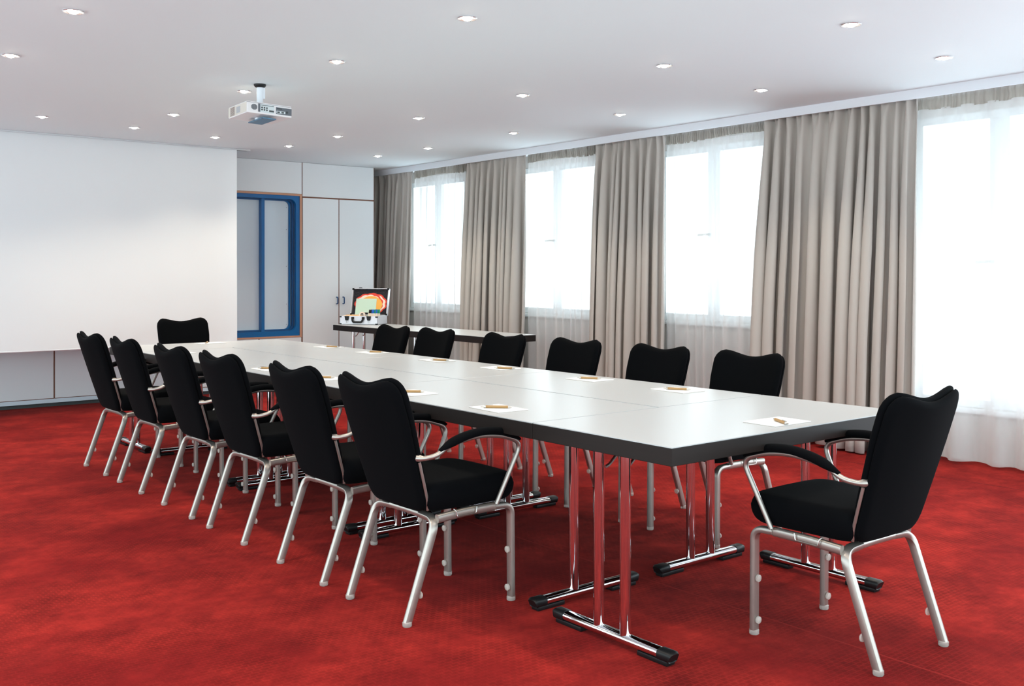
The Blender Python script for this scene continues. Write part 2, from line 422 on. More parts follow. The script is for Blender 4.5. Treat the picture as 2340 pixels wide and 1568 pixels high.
# blue pass frame
pf = empty('blue_framed_board', (4.6, P0 + .03, .59))
tag(pf, 'blue steel framed sliding board recessed in the wall right of the screen', 'sliding board')
PL = 2.72
def rrect(x0, z0, x1, z1, r, n=8):
    pts = []
    for cx, cz, a0 in ((x1 - r, z0 + r, -PI / 2), (x1 - r, z1 - r, 0), (x0 + r, z1 - r, PI / 2), (x0 + r, z0 + r, PI)):
        for k in range(n + 1):
            a = a0 + PI / 2 * k / n; pts.append((cx + r * math.cos(a), cz + r * math.sin(a)))
    return pts
def frame_ring(name, outer, ro, inner, ri, y0, y1, m, parent):
    bm = bmesh.new(); A = rrect(*outer, max(ro, .0005)); B = rrect(*inner, max(ri, .0005)); n = len(A)
    V = [[bm.verts.new((p[0], y, p[1])) for p in P] for P in (A, B) for y in (y0, y1)]
    for k in range(n):
        j = (k + 1) % n
        bm.faces.new((V[0][k], V[0][j], V[2][j], V[2][k])); bm.faces.new((V[1][j], V[1][k], V[3][k], V[3][j]))
        bm.faces.new((V[0][j], V[0][k], V[1][k], V[1][j])); bm.faces.new((V[2][k], V[2][j], V[3][j], V[3][k]))
    bmesh.ops.recalc_face_normals(bm, faces=bm.faces)
    return loc(link(name, bm, m, parent, angle=30), parent)
tag(frame_ring('surround', (PL, .575, 5.333, 2.205), 0, (PL + .02, .593, 5.308, 2.182), 0, P0 - .004, P0 + .10, 'copper', pf), 'beech coloured edge strip')
frame_ring('outer_frame', (PL + .021, .594, 5.307, 2.181), .012, (PL + .06, .650, 5.262, 2.140), .07, P0 + .004, P0 + .045, 'blue', pf)
frame_ring('middle_rail', (PL + .045, .632, 5.258, 2.150), .06, (PL + .09, .662, 5.236, 2.128), .06, P0 + .052, P0 + .075, 'bluedark', pf)
frame_ring('inner_rail', (PL + .07, .645, 5.232, 2.140), .06, (PL + .10, .668, 5.212, 2.122), .06, P0 + .082, P0 + .10, 'blue', pf)
loc(link('board_panel', newbox(PL + .03, P0 + .102, .60, 5.30, P0 + .112, 2.178), 'panel2', pf, False), pf)
mul = loc(link('mullion', newbox(4.855, P0 + .03, .63, 4.893, P0 + .10, 2.16, .003), 'blue', pf, False), pf)
loc(link('mullion', newbox(3.95, P0 + .03, .63, 3.988, P0 + .10, 2.16, .003), 'blue', pf, False), pf)
for z in (.72, .95, 1.38, 1.80, 2.05):
    bm = bmesh.new(); lathe(bm, [(.005, 0), (.004, -.004)], (5.192, P0 + .102, z), 8, 'y'); loc(link('screw', bm, 'hole', pf), pf)
# projection screen with its ceiling slot
scr = empty('projection_screen', (3.0, 9.75, ZC))
tag(scr, 'large white roll-down projection screen hanging from the ceiling slot', 'projection screen')
bm = bmesh.new(); XS = 4.23; n = 60; cols = []
for k in range(n + 1):
    u = k / n; x = -.9 + (XS + .9) * u
    curl = max(0, (x - (XS - .16)) / .16); y = 9.76 - .035 * curl ** 2 + .006 * math.sin(x * 2.1) * min(1, (XS - x))
    cols.append([(x, y + .004 * math.sin(z * 1.7 + x), z) for z in [.60 + (ZC - .006 - .60) * j / 20 for j in range(21)]])
for side in (0, .0012):
    V = [[bm.verts.new((p[0], p[1] + side, p[2])) for p in c] for c in cols]
    for k in range(n):
        for j in range(20): bm.faces.new((V[k][j], V[k + 1][j], V[k + 1][j + 1], V[k][j + 1]))
loc(link('screen_cloth', bm, 'screen', scr), scr)
bm = bmesh.new(); sweep(bm, [(-.9, 9.762, .603), (XS - .16, 9.762, .603), (XS, 9.728, .603)], ring_profile(.010, .010, 10), ref=(0, 0, 1)); loc(link('bottom_bar', bm, 'screen', scr), scr)
bm = newbox(-1.0, 9.715, ZC - .014, 4.37, 9.727, ZC - .001); box(bm, -1.0, 9.80, ZC - .010, 4.37, 9.812, ZC - .001); loc(link('slot_trim', bm, 'alu', scr, False), scr)
bm = newbox(4.25, 9.727, ZC - .012, 4.36, 9.80, ZC - .004, .002); loc(link('end_bracket', bm, 'hole', scr, False), scr)

# ------------------------------------------------------------------ curtains
def curtain_surface(yt0, yt1, yb0, yb1, zt, zb, folds, amp, seed, xc, gather=.35, pinch=True, ny=None, lean=0.0, sheer_=False, nz=34):
    rnd = random.Random(seed); ny = ny or max(60, int(folds * 14))
    # irregular fold positions
    wds = [rnd.uniform(.6, 1.5) for _ in range(folds)]; tot = sum(wds); acc = [0]
    for q in wds: acc.append(acc[-1] + q / tot)
    amps = [rnd.uniform(.55, 1.25) for _ in range(folds)]; skew = [rnd.uniform(-.35, .35) for _ in range(folds)]
    ftop = max(6, int(folds * 1.5)); ph = [rnd.uniform(0, 6.28) for _ in range(6)]
    bm = bmesh.new(); V = []
    for j in range(nz + 1):
        v = j / nz; z = zt + (zb - zt) * (v ** 1.25); row = []
        g = min(1, v / .10)            # how far below the heading
        for i in range(ny + 1):
            u = i / ny
            k = min(folds - 1, max(0, next((q for q in range(folds) if acc[q + 1] >= u), folds - 1)))
            f = (u - acc[k]) / (acc[k + 1] - acc[k])
            c = math.sin(2 * PI * (f + skew[k] * math.sin(PI * f) * .35 * (.4 + .6 * v)))
            env = amps[k] * math.sin(PI * f) ** .25 if 0 < f < 1 else 0
            d = amp * (gather + (1 - gather) * min(1, v * 1.4)) * c * env
            d += amp * .25 * math.sin(u * 9 + ph[0] + v * 2.2) * v
            d += .10 * amp * math.sin(u * folds * 9 + ph[1]) * max(0, 1 - v * 6)
            if pinch and v < .1: d += amp * .35 * math.sin(2 * PI * u * ftop + ph[2]) * (1 - g) 
            y = (yt0 + (yt1 - yt0) * u) * (1 - v) + (yb0 + (yb1 - yb0) * u) * v
            y += (amp * .85 if not sheer_ else amp * .3) * math.sin(4 * PI * f) * -env * .5 * min(1, v * 2)
            if 0 < i < ny: y += .004 * math.sin(v * 8 + ph[3] + k)
            zz = z + (.012 * math.sin(u * 7 + ph[4]) * v if j == nz else 0)
            row.append(bm.verts.new((xc + d - lean * v, y, zz)))
        V.append(row)
    for j in range(nz):
        for i in range(ny): bm.faces.new((V[j][i], V[j][i + 1], V[j + 1][i + 1], V[j + 1][i]))
    return bm
def drape_curtain(a, folds, amp, seed, label, xc=6.612):
    yt0, yt1, yb0, yb1 = a
    bm = curtain_surface(yt0, yt1, yb0, yb1, 2.53, .022, folds, amp, seed, xc, gather=.42, lean=.05)
    o = link('curtain', bm, 'drape', angle=80)
    md = o.modifiers.new('thick', 'SOLIDIFY'); md.thickness = .003
    return tag(o, label, 'curtain', 'taupe curtains along the window wall')
def sheer_curtain(a, folds, amp, seed, label, xc=6.70, zb=.03):
    yt0, yt1, yb0, yb1 = a
    r = empty('sheer_curtain', (xc, (yt0 + yt1) / 2, 0))
    tag(r, label, 'sheer curtain', 'sheer curtains in front of the windows')
    bm = curtain_surface(yt0, yt1, yb0, yb1, 2.45, zb, folds, amp, seed, 0, pinch=True, gather=.2, sheer_=True)
    for v in bm.verts: v.co.y -= r.location.y
    link('voile', bm, 'sheer', r, angle=80)
    bm = curtain_surface(yt0, yt1, yt0, yt1, 2.54, 2.45, folds * 5, .012, seed + 5, 0, nz=3, pinch=False, ny=folds * 40, gather=1)
    for v in bm.verts: v.co.y -= r.location.y
    tag(link('header_tape', bm, 'sheertape', r, angle=80), 'denser gathered heading band')
    bm = curtain_surface(yb0, yb1, yb0, yb1, zb + .13, zb - .001, folds, amp, seed, 0, nz=2, gather=1, pinch=False)
    bm.free()
    return r
drape_curtain((10.15, 10.98, 10.19, 10.98), 8, 0.065, 1, 'taupe curtain at the far end of the window wall behind the case')
drape_curtain((8.01, 9.03, 8.02, 9.06), 10, 0.072, 2, 'taupe curtain between the two farthest windows above the side table')
drape_curtain((6.09, 6.93, 6.08, 6.97), 9, 0.072, 3, 'narrow taupe curtain between the second and third windows from the cupboard')
drape_curtain((3.71, 4.99, 3.75, 5.07), 12, 0.081, 4, 'wide taupe curtain left of the nearest, taller window')
sheer_curtain((9.0, 10.22, 9.0, 10.24), 10, .030, 11, 'white sheer curtain at the farthest window beside the silver case')
sheer_curtain((6.85, 8.07, 6.85, 8.07), 10, .030, 12, 'white sheer curtain at the second window from the cupboard')
sheer_curtain((4.9, 6.14, 4.95, 6.14), 10, .030, 13, 'white sheer curtain at the third window from the cupboard')
sheer_curtain((1.85, 3.76, 1.85, 3.80), 8, .055, 14, 'white sheer curtain at the tall window on the right edge')

# ------------------------------------------------------------------ chair
LEGP = ring_profile(.0165, .0125, 12, 1.7)
def make_chair():
    root = empty('conference_chair')
    for s in (-1, 1):
        # rear leg: raked, bends inward into the cross rail
        pth = fillet([(0, s * .206, .012), (.128, s * .208, .374), (.133, s * .10, .377)], .055, 8)
        bm = bmesh.new(); sweep(bm, pth, LEGP, ref=(1, 0, .3)); lg = link('leg', bm, 'frame', root)
        bm = bmesh.new(); lathe(bm, [(.016, 0), (.018, .003), (.018, .016), (.015, .018)], (0, s * .206, 0), 12); link('foot_cap', bm, 'clear', lg)
        bm = bmesh.new(); lathe(bm, [(.003, 0), (.014, .002), (.014, .008), (.009, .012)], (.052, s * .2065, .105), 12, 'x'); link('bumper', bm, 'clear', lg)
        # front leg
        pth = fillet([(.487, s * .215, .012), (.484, s * .215, .383), (.40, s * .213, .386)], .07, 8)
        bm = bmesh.new(); sweep(bm, pth, LEGP, ref=(0, 1, 0)); 
        lg = link('leg', bm, 'frame', root)
        bm = bmesh.new(); lathe(bm, [(.016, 0), (.018, .003), (.018, .016), (.015, .018)], (.487, s * .215, 0), 12); link('foot_cap', bm, 'clear', lg)
        for z in (.055, .205):
            bm = bmesh.new(); lathe(bm, [(.004, -.0265), (.013, -.023), (.013, -.016), (.004, -.012)], (.487, s * .215, z), 12, 'x'); link('bumper', bm, 'clear', lg)
        bm = bmesh.new(); sweep(bm, [(.401, s * .213, .386), (.25, s * .212, .384), (.13, s * .211, .377)], ring_profile(.0115, .0165, 12, 1.7), ref=(0, 1, 0))
        link('side_rail', bm, 'frame', root)
        # armrest
        pth = fillet([(.046, s * .198, .613), (.062, s * .222, .612), (.105, s * .248, .622), (.160, s * .250, .658), (.30, s * .250, .680), (.42, s * .250, .666), (.512, s * .250, .630), (.398, s * .232, .398)],
                     [.015, .03, .03, .06, .06, .045], 6)
        bm = bmesh.new(); sweep(bm, pth, ring_profile(.0095, .0095, 12), ref=(0, 1, 0), scale=lambda t: (1 + .5 * max(0, 1 - t * 12)) if t < .1 else 1)
        ar = link('armrest', bm, 'frame', root)
        pad = fillet([(.115, s * .250, .640), (.20, s * .250, .677), (.31, s * .250, .696), (.42, s * .250, .684), (.503, s * .250, .644)], .07, 6)
        bm = bmesh.new(); sweep(bm, pad, ring_profile(.022, .0155, 16, 1.15), ref=(0, 1, 0), scale=lambda t: (max(.12, min(1, (1 - (2 * t - 1) ** 14))) ** .5))
        link('arm_pad', bm, 'fabric', ar)
        # silver strip on the side of the back
        bm = bmesh.new(); sweep(bm, [(.108, s * .184, .407), (.098, s * .195, .45), (.052, s * .2095, .598)], ring_profile(.003, .006, 8, 1.6), ref=(0, 1, 0)); link('side_trim', bm, 'frame', root)
        bm = bmesh.new(); sweep(bm, fillet([(.20, s * .222, .405), (.205, s * .229, .40), (.21, s * .231, .376), (.30, s * .231, .378), (.305, s * .229, .402)], .006, 3), ring_profile(.0022, .0022, 6), ref=(0, 0, 1)); link('link_clip', bm, 'steel', root)
    bm = bmesh.new(); sweep(bm, [(.133, -.101, .377), (.136, 0, .377), (.133, .101, .377)], LEGP, ref=(1, 0, 0)); link('cross_rail', bm, 'frame', root)
    # seat
    def place(a, b, t):       # a: y, b: x, t: z
        x = .302 + b; y = a * (1 - .05 * (1 - (b / .222 + 1) / 2))
        z = .455 + t + (.005 * (1 - (a / .225) ** 2) * (1 if t > 0 else 0)) - (.010 * max(0, (b - .14) / .1) ** 2 if t > 0 else -.014 * max(0, (b - .12) / .11) ** 2)
        if t <= 0 and b < 0: z += 0
        return Vector((x, y, z))
    bm = bmesh.new(); cushion(bm, .226, .222, .060, .054, .054, place, m0=.87)
    link('seat', bm, 'fabric', root)
    # backrest: front cushion and rear shell
    def spine(h):   # h height -> x of the middle plane
        return .108 - .352 * (h - .40)
    def backp(hc, hh, off):
        def place(a, b, t):
            h = hc + b; q = (b / hh + 1) / 2
            yy = a * (.86 + .14 * min(1, q * 1.5))
            k = yy / .22
            dip = .030 * (1 - min(1.0, abs(k)) ** 2 * 1.0) if abs(k) < 1 else 0
            dip = .031 * (math.cos(min(1, abs(k) * 1.12) * PI) * .5 + .5)
            hz = h - dip * q ** 3
            x = spine(hz) + .036 * k * k * (.35 + .65 * q) + off + t
            return Vector((x, yy, hz + t * .25))
        return place
    bm = bmesh.new(); cushion(bm, .221, .2275, .064, .024, .012, backp(.690, .2275, .003), n=16, m0=.86)
    bk = link('backrest', bm, 'fabric', root)
    bm = bmesh.new(); cushion(bm, .219, .2545, .058, .012, .016, backp(.6525, .2545, -.016), n=16, m0=.88)
    tag(link('back_shell', bm, 'fabric', bk), 'upholstered rear shell of the back')
    return root
chair0 = make_chair(); first = [True]
def chair(x, y, rz, label, group=None):
    c = chair0 if first[0] else copy_tree(chair0)
    first[0] = False
    c.location = (x, y, 0); c.rotation_euler = (0, 0, rz)
    tag(c, label, 'chair', group)
    return c
LY = [3.34, 3.97, 4.77, 5.425, 6.205, 6.89]
JL = [0.01, -.01, .012, 0, -.012, .01]
Lab = ['black upholstered armchair nearest the camera on the left side of the table',
       'black armchair on the left side of the table, second from the near end',
       'black armchair on the left side of the table, third from the near end',
       'black armchair on the left side of the table, third from the far end',
       'black armchair on the left side of the table, second from the far end',
       'leftmost black armchair, at the far end of the left side']
for y, j, l in zip(LY, JL, Lab): chair(2.02, y, j, l, 'chairs along the left side of the table')
RY = [3.36, 3.99, 4.70, 5.42, 6.24, 6.84]
Rab = ['black armchair nearest the camera on the window side of the table',
       'black armchair on the window side, second from the near end',
       'black armchair on the window side, third from the near end',
       'black armchair on the window side in front of the side table end',
       'black armchair on the window side, second from the far end',
       'black armchair on the window side below the silver case']
for y, l in zip(RY, Rab): c = chair(4.235, y - .03, PI + random.uniform(-.015, .015), l, 'chairs along the window side of the table'); c.scale = (1, 1, .975)
chair(3.172, 1.80, PI / 2, 'black armchair at the near head of the table, large on the right')
chair(3.225, 8.52, -PI / 2, 'black armchair at the far head of the table in front of the screen')

# ------------------------------------------------------------------ tables
def make_table(L, D, name='conference_table', inset=.075, foot_len=.58):
    """long axis local x, origin at the centre on the floor"""
    r = empty(name)
    hx, hy = L / 2 - .0012, D / 2 - .0012
    link('table_top', newbox(-hx + .0022, -hy + .0022, T - .004, hx - .0022, hy - .0022, T, .0006, 1), 'laminate', r, False)
    link('edge_band', newbox(-hx, -hy, T - .062, hx, hy, T - .0035, .0022, 2), 'tedge', r, False)
    for s in (-1, 1):
        x = s * (L / 2 - inset)
        bm = bmesh.new(); sweep(bm, [(x, -foot_len / 2 + .03, .032), (x, foot_len / 2 - .03, .032)], ring_profile(.025, .0165, 20, 1.25), ref=(1, 0, 0))
        ft = link('foot_bar', bm, 'chrome', r)
        for q in (-1, 1):
            y1 = q * foot_len / 2
            bm = bmesh.new()
            sweep(bm, [(x, y1 - q * .055, .031), (x, y1 - q * .004, .031), (x, y1, .029)], ring_profile(.0265, .019, 16, 1.5), ref=(1, 0, 0), scale=lambda t: 1 if t < .9 else .86)
            ya, yb = sorted((y1 - q * .012, y1 - q * .15)); box(bm, x - .020, ya, 0, x + .020, yb, .017, .004)
            link('foot_cap', bm, 'black', ft)
            bm = bmesh.new(); sweep(bm, [(x, q * .066, .042), (x, q * .066, T - .062)], ring_profile(.0195, .0195, 24)); link('leg', bm, 'chrome', r)
        for q in (-.045, .045):
            bm = bmesh.new(); sweep(bm, fillet([(x - s * .012, q, T - .13), (x - s * .03, q, T - .125), (x - s * .10, q, T - .066)], .01), ring_profile(.006, .006, 8))
            link('folding_strut', bm, 'steel', r)
        link('cross_plate', newbox(x - .03, -.12, T - .066, x + .03, .12, T - .0615), 'steel', r, False)
    return r
XL, XR, XM = 2.425, 3.812, 3.128
t0 = make_table(XR - XL, .70)
TW = .6915
tabs = [(t0, (XL + XR) / 2, 2.55, 0, 'white topped folding table set crosswise at the near end')]
t2 = make_table(1.45, TW, foot_len=.56)
YS = [2.90, 4.35, 5.80, 7.25]
nm = ['nearest', 'middle', 'farthest']
k = 0
for i in range(3):
    for side, xc in (('left', XL + TW / 2), ('window', XR - TW / 2)):
        c = t2 if k == 0 else copy_tree(t2); k += 1
        tabs.append((c, xc, (YS[i] + YS[i + 1]) / 2, PI / 2, '%s white topped folding table of the three in the %s-side row' % (nm[i], side)))
tabs.append((copy_tree(t0), (XL + XR) / 2 + .004, 7.60, 0, 'white topped folding table set crosswise at the far end near the screen'))
for c, x, y, rz, l in tabs:
    c.location = (x, y, 0); c.rotation_euler = (0, 0, rz); tag(c, l, 'table', 'folding tables joined into the conference table')
for i, (y, l) in enumerate(((9.135, 'white topped side table carrying the silver case by the curtains'), (7.80, 'white topped side table end beyond the window-side chairs'))):
    c = make_table(1.39, .56, 'side_table', foot_len=.46) if i == 0 else copy_tree(c)
    c.location = (5.66, y if i == 0 else 7.74, 0); c.rotation_euler = (0, 0, PI / 2)
    tag(c, l, 'side table', 'side tables along the curtains')

# ------------------------------------------------------------------ pads and pens
def make_pad():
    r = empty('notepad'); link('sheets', newbox(-.105, -.0755, .0012, .105, .0755, .0042, .0004, 1), 'paper', r, False)
    tag(link('backing_card', newbox(-.1052, -.0757, 0, .1052, .0757, .0012), 'card', r, False), 'grey card backing'); return r
def make_pen():
    r = empty('ballpoint_pen'); R = .0056
    bm = bmesh.new(); lathe(bm, [(R * .9, -.050), (R, -.048), (R, .040), (R * .95, .042)], n=14, axis='x'); link('barrel', bm, 'bamboo', r)
    bm = bmesh.new(); lathe(bm, [(R * .95, -.050), (.0036, -.062), (.0012, -.069)], n=12, axis='x'); link('tip', bm, 'steel', r)
    bm = bmesh.new(); lathe(bm, [(R * 1.02, .042), (R * 1.02, .050), (.003, .052), (.003, .062), (.0022, .064)], n=12, axis='x')
    link('push_button', bm, 'steel', r)
    bm = newbox(.012, -.0018, R + .001, .049, .0018, R + .0026, .0005, 1); box(bm, .044, -.0018, .002, .048, .0018, R + .002); link('clip', bm, 'steel', r, False)
    return r
pad0, pen0 = make_pad(), make_pen(); PN = [0]
def setting(px, py, prz, nx, ny, nrz, where):
    p, n = (pad0, pen0) if PN[0] == 0 else (copy_tree(pad0), copy_tree(pen0)); PN[0] += 1
    p.location = (px, py, T); p.rotation_euler = (0, 0, prz); tag(p, 'white notepad in front of ' + where, 'notepad', 'notepads on the conference table')
    n.location = (nx, ny, T + .0042 + .0058); n.rotation_euler = (0, 0, nrz); tag(n, 'bamboo pen on the notepad of ' + where, 'pen', 'bamboo pens on the notepads')
A = math.atan2
who = ['the nearest left-side chair', 'the second left-side chair', 'the third left-side chair', 'the fourth left-side chair', 'the fifth left-side chair', 'the farthest left-side chair']
for (px, py), wh in zip([(2.562, 3.28), (2.585, 3.96), (2.575, 4.80), (2.58, 5.46), (2.585, 6.21), (2.62, 6.99)], who):
    setting(px, py, PI / 2 + random.uniform(-.06, .06), px - .012, py + .0, A(-.097, .098) + PI, wh)
who = [w_.replace('left-side', 'window-side') for w_ in who]
for (px, py, nx, ny), wh in zip([(3.636, 3.263, 3.622, 3.256), (3.642, 3.883, 3.632, 3.878), (3.663, 4.672, 3.638, 4.60), (3.675, 5.345, 3.655, 5.287), (3.68, 6.155, 3.684, 6.12), (3.70, 6.82, 3.69, 6.76)], who):
    setting(px, py, PI / 2 + random.uniform(-.05, .05), nx, ny, A(.122, -.066) , wh)
setting(3.15, 2.33, -.03, 3.125, 2.295, A(.125, .073) + PI, 'the chair at the near head of the table')
setting(3.165, 7.80, .02, 3.13, 7.78, A(.175, .106), 'the chair at the far head of the table')

# ------------------------------------------------------------------ downlights
def make_light():
    r = empty('ceiling_downlight')
    bm = bmesh.new(); n = 28
    prof = [(.050, 0), (.051, -.003), (.048, -.006), (.040, -.004), (.030, -.001), (.022, -.0008)]
    rings = [[bm.verts.new((q * math.cos(2 * PI * k / n), q * math.sin(2 * PI * k / n), h)) for k in range(n)] for q, h in prof]
    for i in range(len(prof) - 1):
        for k in range(n): bm.faces.new((rings[i][k], rings[i][(k + 1) % n], rings[i + 1][(k + 1) % n], rings[i + 1][k]))
    bmesh.ops.recalc_face_normals(bm, faces=bm.faces)
    link('trim_ring', bm, 'lampring', r)
    bm = bmesh.new(); lathe(bm, [(.027, -.0015), (.024, -.006), (.015, -.012), (.005, -.015)], n=20); link('bulb', bm, 'lampglow', r)
    return r
ld = None
nth = ['nearest', 'second nearest', 'third nearest', 'third farthest', 'second farthest', 'farthest']
names = {'far left': 'the far left ceiling row', 'left': 'the row left of the projector', 'middle': 'the ceiling row between table and curtains', 'window': 'the ceiling row closest to the curtains'}
for row, L in LIGHTS:
    for i, (x, y) in enumerate(L):
        ld = make_light() if ld is None else copy_tree(ld)
        ld.location = (x, y, ZC - .0005)
        if row == 'screen': lab = ['lone round downlight close to the screen, upper left of the photo', 'round downlight near the right end of the screen slot'][i]
        else:
            o_ = (['nearer', 'farther'] if len(L) == 2 else ['nearest', 'second', 'third', 'fourth', 'farthest'] if len(L) == 5 else ['nearest', 'second', 'third', 'fourth', 'fifth', 'farthest'])[i]
            lab = 'round recessed downlight, %s in %s' % (o_, names[row].replace('left of', 'over the table at'))
        tag(ld, lab, 'ceiling light', 'recessed downlights in the ceiling')

# ------------------------------------------------------------------ projector
PXc, PYc = 2.913, 6.325
pr_ = empty('projector', (PXc, PYc, ZC)); tag(pr_, 'white projector hanging from the ceiling on a short pole', 'projector')
bm = bmesh.new(); lathe(bm, [(.040, 0), (.040, -.010), (.034, -.018), (.024, -.022)], n=28); tag(link('ceiling_plate', bm, 'black', pr_), 'dark round ceiling plate')
bm = bmesh.new(); lathe(bm, [(.021, -.022), (.021, -.15)], n=24); lathe(bm, [(.014, -.022), (.014, -.095)], (.022, 0, 0), n=16); link('pole', bm, 'pelmet', pr_)
body = bmesh.new(); box(body, -.158, -.145, -.076, .158, .150, 0, .006, 2)
bo = link('body', body, 'projector', pr_, False); bo.location = (.003, 0, -.152); bo.rotation_euler = (math.radians(-2.0), math.radians(1.6), 0)
def bp(name, m, *a, **k): return link(name, newbox(*a, **k), m, bo, False)
bp('top_seam', 'greyp', -.1585, -.1455, -.0085, .1585, -.12, -.0065)
bp('side_face', 'projside', -.1592, -.135, -.070, -.1575, .148, -.006)
bp('port_panel', 'greyp', .044, -.1472, -.064, .156, -.1445, -.018)
bp('port_panel', 'greyp', -.082, -.1472, -.064, -.068, -.1445, -.010)
bp('port_panel', 'lightport', -.067, -.1472, -.065, .030, -.1445, -.012)
bp('port_row', 'lightport', .047, -.1480, -.058, .110, -.1465, -.042)
bm = bmesh.new()
for i in range(3):
    for j in range(2): lathe(bm, [(.0055, 0), (.0055, -.003)], (-.056 + i * .017, -.147, -.034 - j * .014), 10, 'y')
lathe(bm, [(.008, 0), (.008, -.003)], (.122, -.147, -.045), 12, 'y')
for i in range(2): box(bm, .052 + i * .03, -.1492, -.055, .070 + i * .03, -.147, -.046)
box(bm, -.005, -.149, -.057, .028, -.147, -.046); box(bm, .05, -.149, -.03, .085, -.147, -.024)
box(bm, -.062, -.149, -.0195, .028, -.147, -.0165)
link('sockets', bm, 'base', bo, False)
bm = bmesh.new()
for i in range(9):
    h = .019 * math.sqrt(max(0, 1 - ((i - 4) / 4.6) ** 2)); box(bm, -.130 + i * .0048, -.1475, -.036 - h, -.1275 + i * .0048, -.1445, -.036 + h)
link('speaker_grille', bm, 'greyp', bo, False)
bm = bmesh.new()
for i in range(5):
    for j in range(9): box(bm, -.1600, .050 + i * .014, -.066 + j * .0065, -.1585, .060 + i * .014, -.062 + j * .0065)
tag(link('vent_grille', bm, 'grille', bo, False), 'brown vent grille')
bm = newbox(-.1600, -.04, -.060, -.1585, .02, -.018); link('side_label', bm, 'alu', bo, False)
bp('mount_plate', 'mount', -.045, -.13, -.100, .055, .09, -.092, bev=.002)
bp('mount_arm', 'pelmet', -.03, -.02, -.092, .03, .02, -.076)

# ------------------------------------------------------------------ presenter case on the side table
cx_, cy_ = 5.515, 9.52
cd = Vector((.61, -.79)).normalized(); ang = A(cd.y, cd.x)      # local +x runs along the case front (left to right as seen)
cs = empty('presentation_case', (5.43 + .002, 9.77, T), ang)
tag(cs, 'open silver aluminium case with black foam lid on the side table', 'case')
CW, CD, CH = .434, .31, .095
# local frame: x along front, y back (away from the camera)
bm = bmesh.new(); th = .008
box(bm, 0, 0, 0.004, CW, th, CH, .002); box(bm, 0, CD - th, .004, CW, CD, CH, .002); box(bm, 0, 0, .004, th, CD, CH, .002); box(bm, CW - th, 0, .004, CW, CD, CH, .002); box(bm, 0, 0, .004, CW, CD, .010)
link('case_base', bm, 'case', cs, False)
bm = bmesh.new()
for x in (0, CW):
    for z in (.004, CH - .004):
        sx = .022 if x == 0 else -.022
        a_, b_ = sorted((x - .002 * (1 if x == 0 else -1), x + sx)); box(bm, a_, -.003, z - (.0 if z < .05 else .012), b_, .02, z + (.012 if z < .05 else .002), .002)
link('corner_guard', bm, 'black', cs, False)
for x in (.085, CW - .095):
    bm = bmesh.new(); pts = [(x - .026, .0), (x + .026, 0), (x + .020, -.034), (x + .013, -.048), (x - .013, -.048), (x - .020, -.034)]
    f = [bm.verts.new((p, -.010, CH + .000 + q)) for p, q in pts]; g = [bm.verts.new((p, -.001, CH + q)) for p, q in pts]
    bm.faces.new(f); bm.faces.new(g[::-1])
    for i in range(6): bm.faces.new((f[i], f[(i + 1) % 6], g[(i + 1) % 6], g[i]))
    bmesh.ops.recalc_face_normals(bm, faces=bm.faces); lt = link('latch', bm, 'black', cs, False)
    loop = [(x + .012 * math.cos(a), -.006, CH - .055 + .020 * math.sin(a)) for a in [2 * PI * i / 16 for i in range(17)]]
    bm = bmesh.new(); sweep(bm, loop, ring_profile(.0022, .0022, 6), ref=(0, 1, 0)); link('latch_loop', bm, 'steel', lt)
bm = bmesh.new(); hp = fillet([(.150, -.012, CH - .022), (.158, -.022, CH - .052), (.170, -.026, CH - .066), (.258, -.026, CH - .066), (.270, -.022, CH - .052), (.278, -.012, CH - .022)], .02)
sweep(bm, hp, ring_profile(.008, .011, 10, 1.4), ref=(0, 1, 0)); box(bm, .138, -.012, CH - .032, .168, -.001, CH - .010, .002); box(bm, .260, -.012, CH - .032, .290, -.001, CH - .010, .002)
link('handle', bm, 'black', cs)
# lid, leaning back
lid = link('lid', (lambda b: (box(b, 0, .0, 0, CW, .045, .008, .002), box(b, 0, 0, .302, CW, .045, .310, .002), box(b, 0, 0, 0, .008, .045, .310, .002), box(b, CW - .008, 0, 0, CW, .045, .310, .002), box(b, 0, .037, 0, CW, .045, .310), b)[-1])(bmesh.new()), 'case', cs, False)
lid.location = (0, CD - .02, CH - .002); lid.rotation_euler = (math.radians(-14), 0, 0)
link('foam_lining', newbox(.010, .018, .010, CW - .010, .036, .300, .008), 'foam', lid, False)
bm = bmesh.new()
for x in (.0, CW):
    for z in (0, .310):
        sx = .02 if x == 0 else -.02; sz = .02 if z == 0 else -.02
        a_, b_ = sorted((x - (.002 if x == 0 else -.002), x + sx)); c_, d_ = sorted((z - (.002 if z == 0 else -.002), z + sz)); box(bm, a_, -.002, c_, b_, .012, d_, .002)
for x in (.09, CW - .09): box(bm, x - .018, .008, .310, x + .018, .03, .320, .003)
link('lid_corner', bm, 'black', lid, False)
# things in the case (all top-level, in the frame of the case)
MC = Matrix.Translation(cs.location) @ Matrix.Rotation(ang, 4, 'Z')
tilt = Matrix.Rotation(math.radians(-14), 4, 'X')
def incase(name, bm, m, label, cat, mtx, group=None, smooth=False):
    o = link(name, bm, m, smooth=smooth); o.matrix_world = MC @ mtx; return tag(o, label, cat, group)
def cloud(cx, cz, w_, h_, lobes, depth, y):
    bm = bmesh.new(); n = 96; F = []; G = []
    for k in range(n):
        a = 2 * PI * k / n; rr = 1 + .075 * abs(math.sin(a * lobes / 2)) - .03
        x, z = cx + w_ / 2 * rr * math.cos(a), cz + h_ / 2 * rr * math.sin(a)
        F.append(bm.verts.new((x, y, z))); G.append(bm.verts.new((x, y + depth, z)))
    bm.faces.new(F); bm.faces.new(G[::-1])
    for k in range(n): bm.faces.new((F[k], F[(k + 1) % n], G[(k + 1) % n], G[k]))
    bmesh.ops.recalc_face_normals(bm, faces=bm.faces); return bm
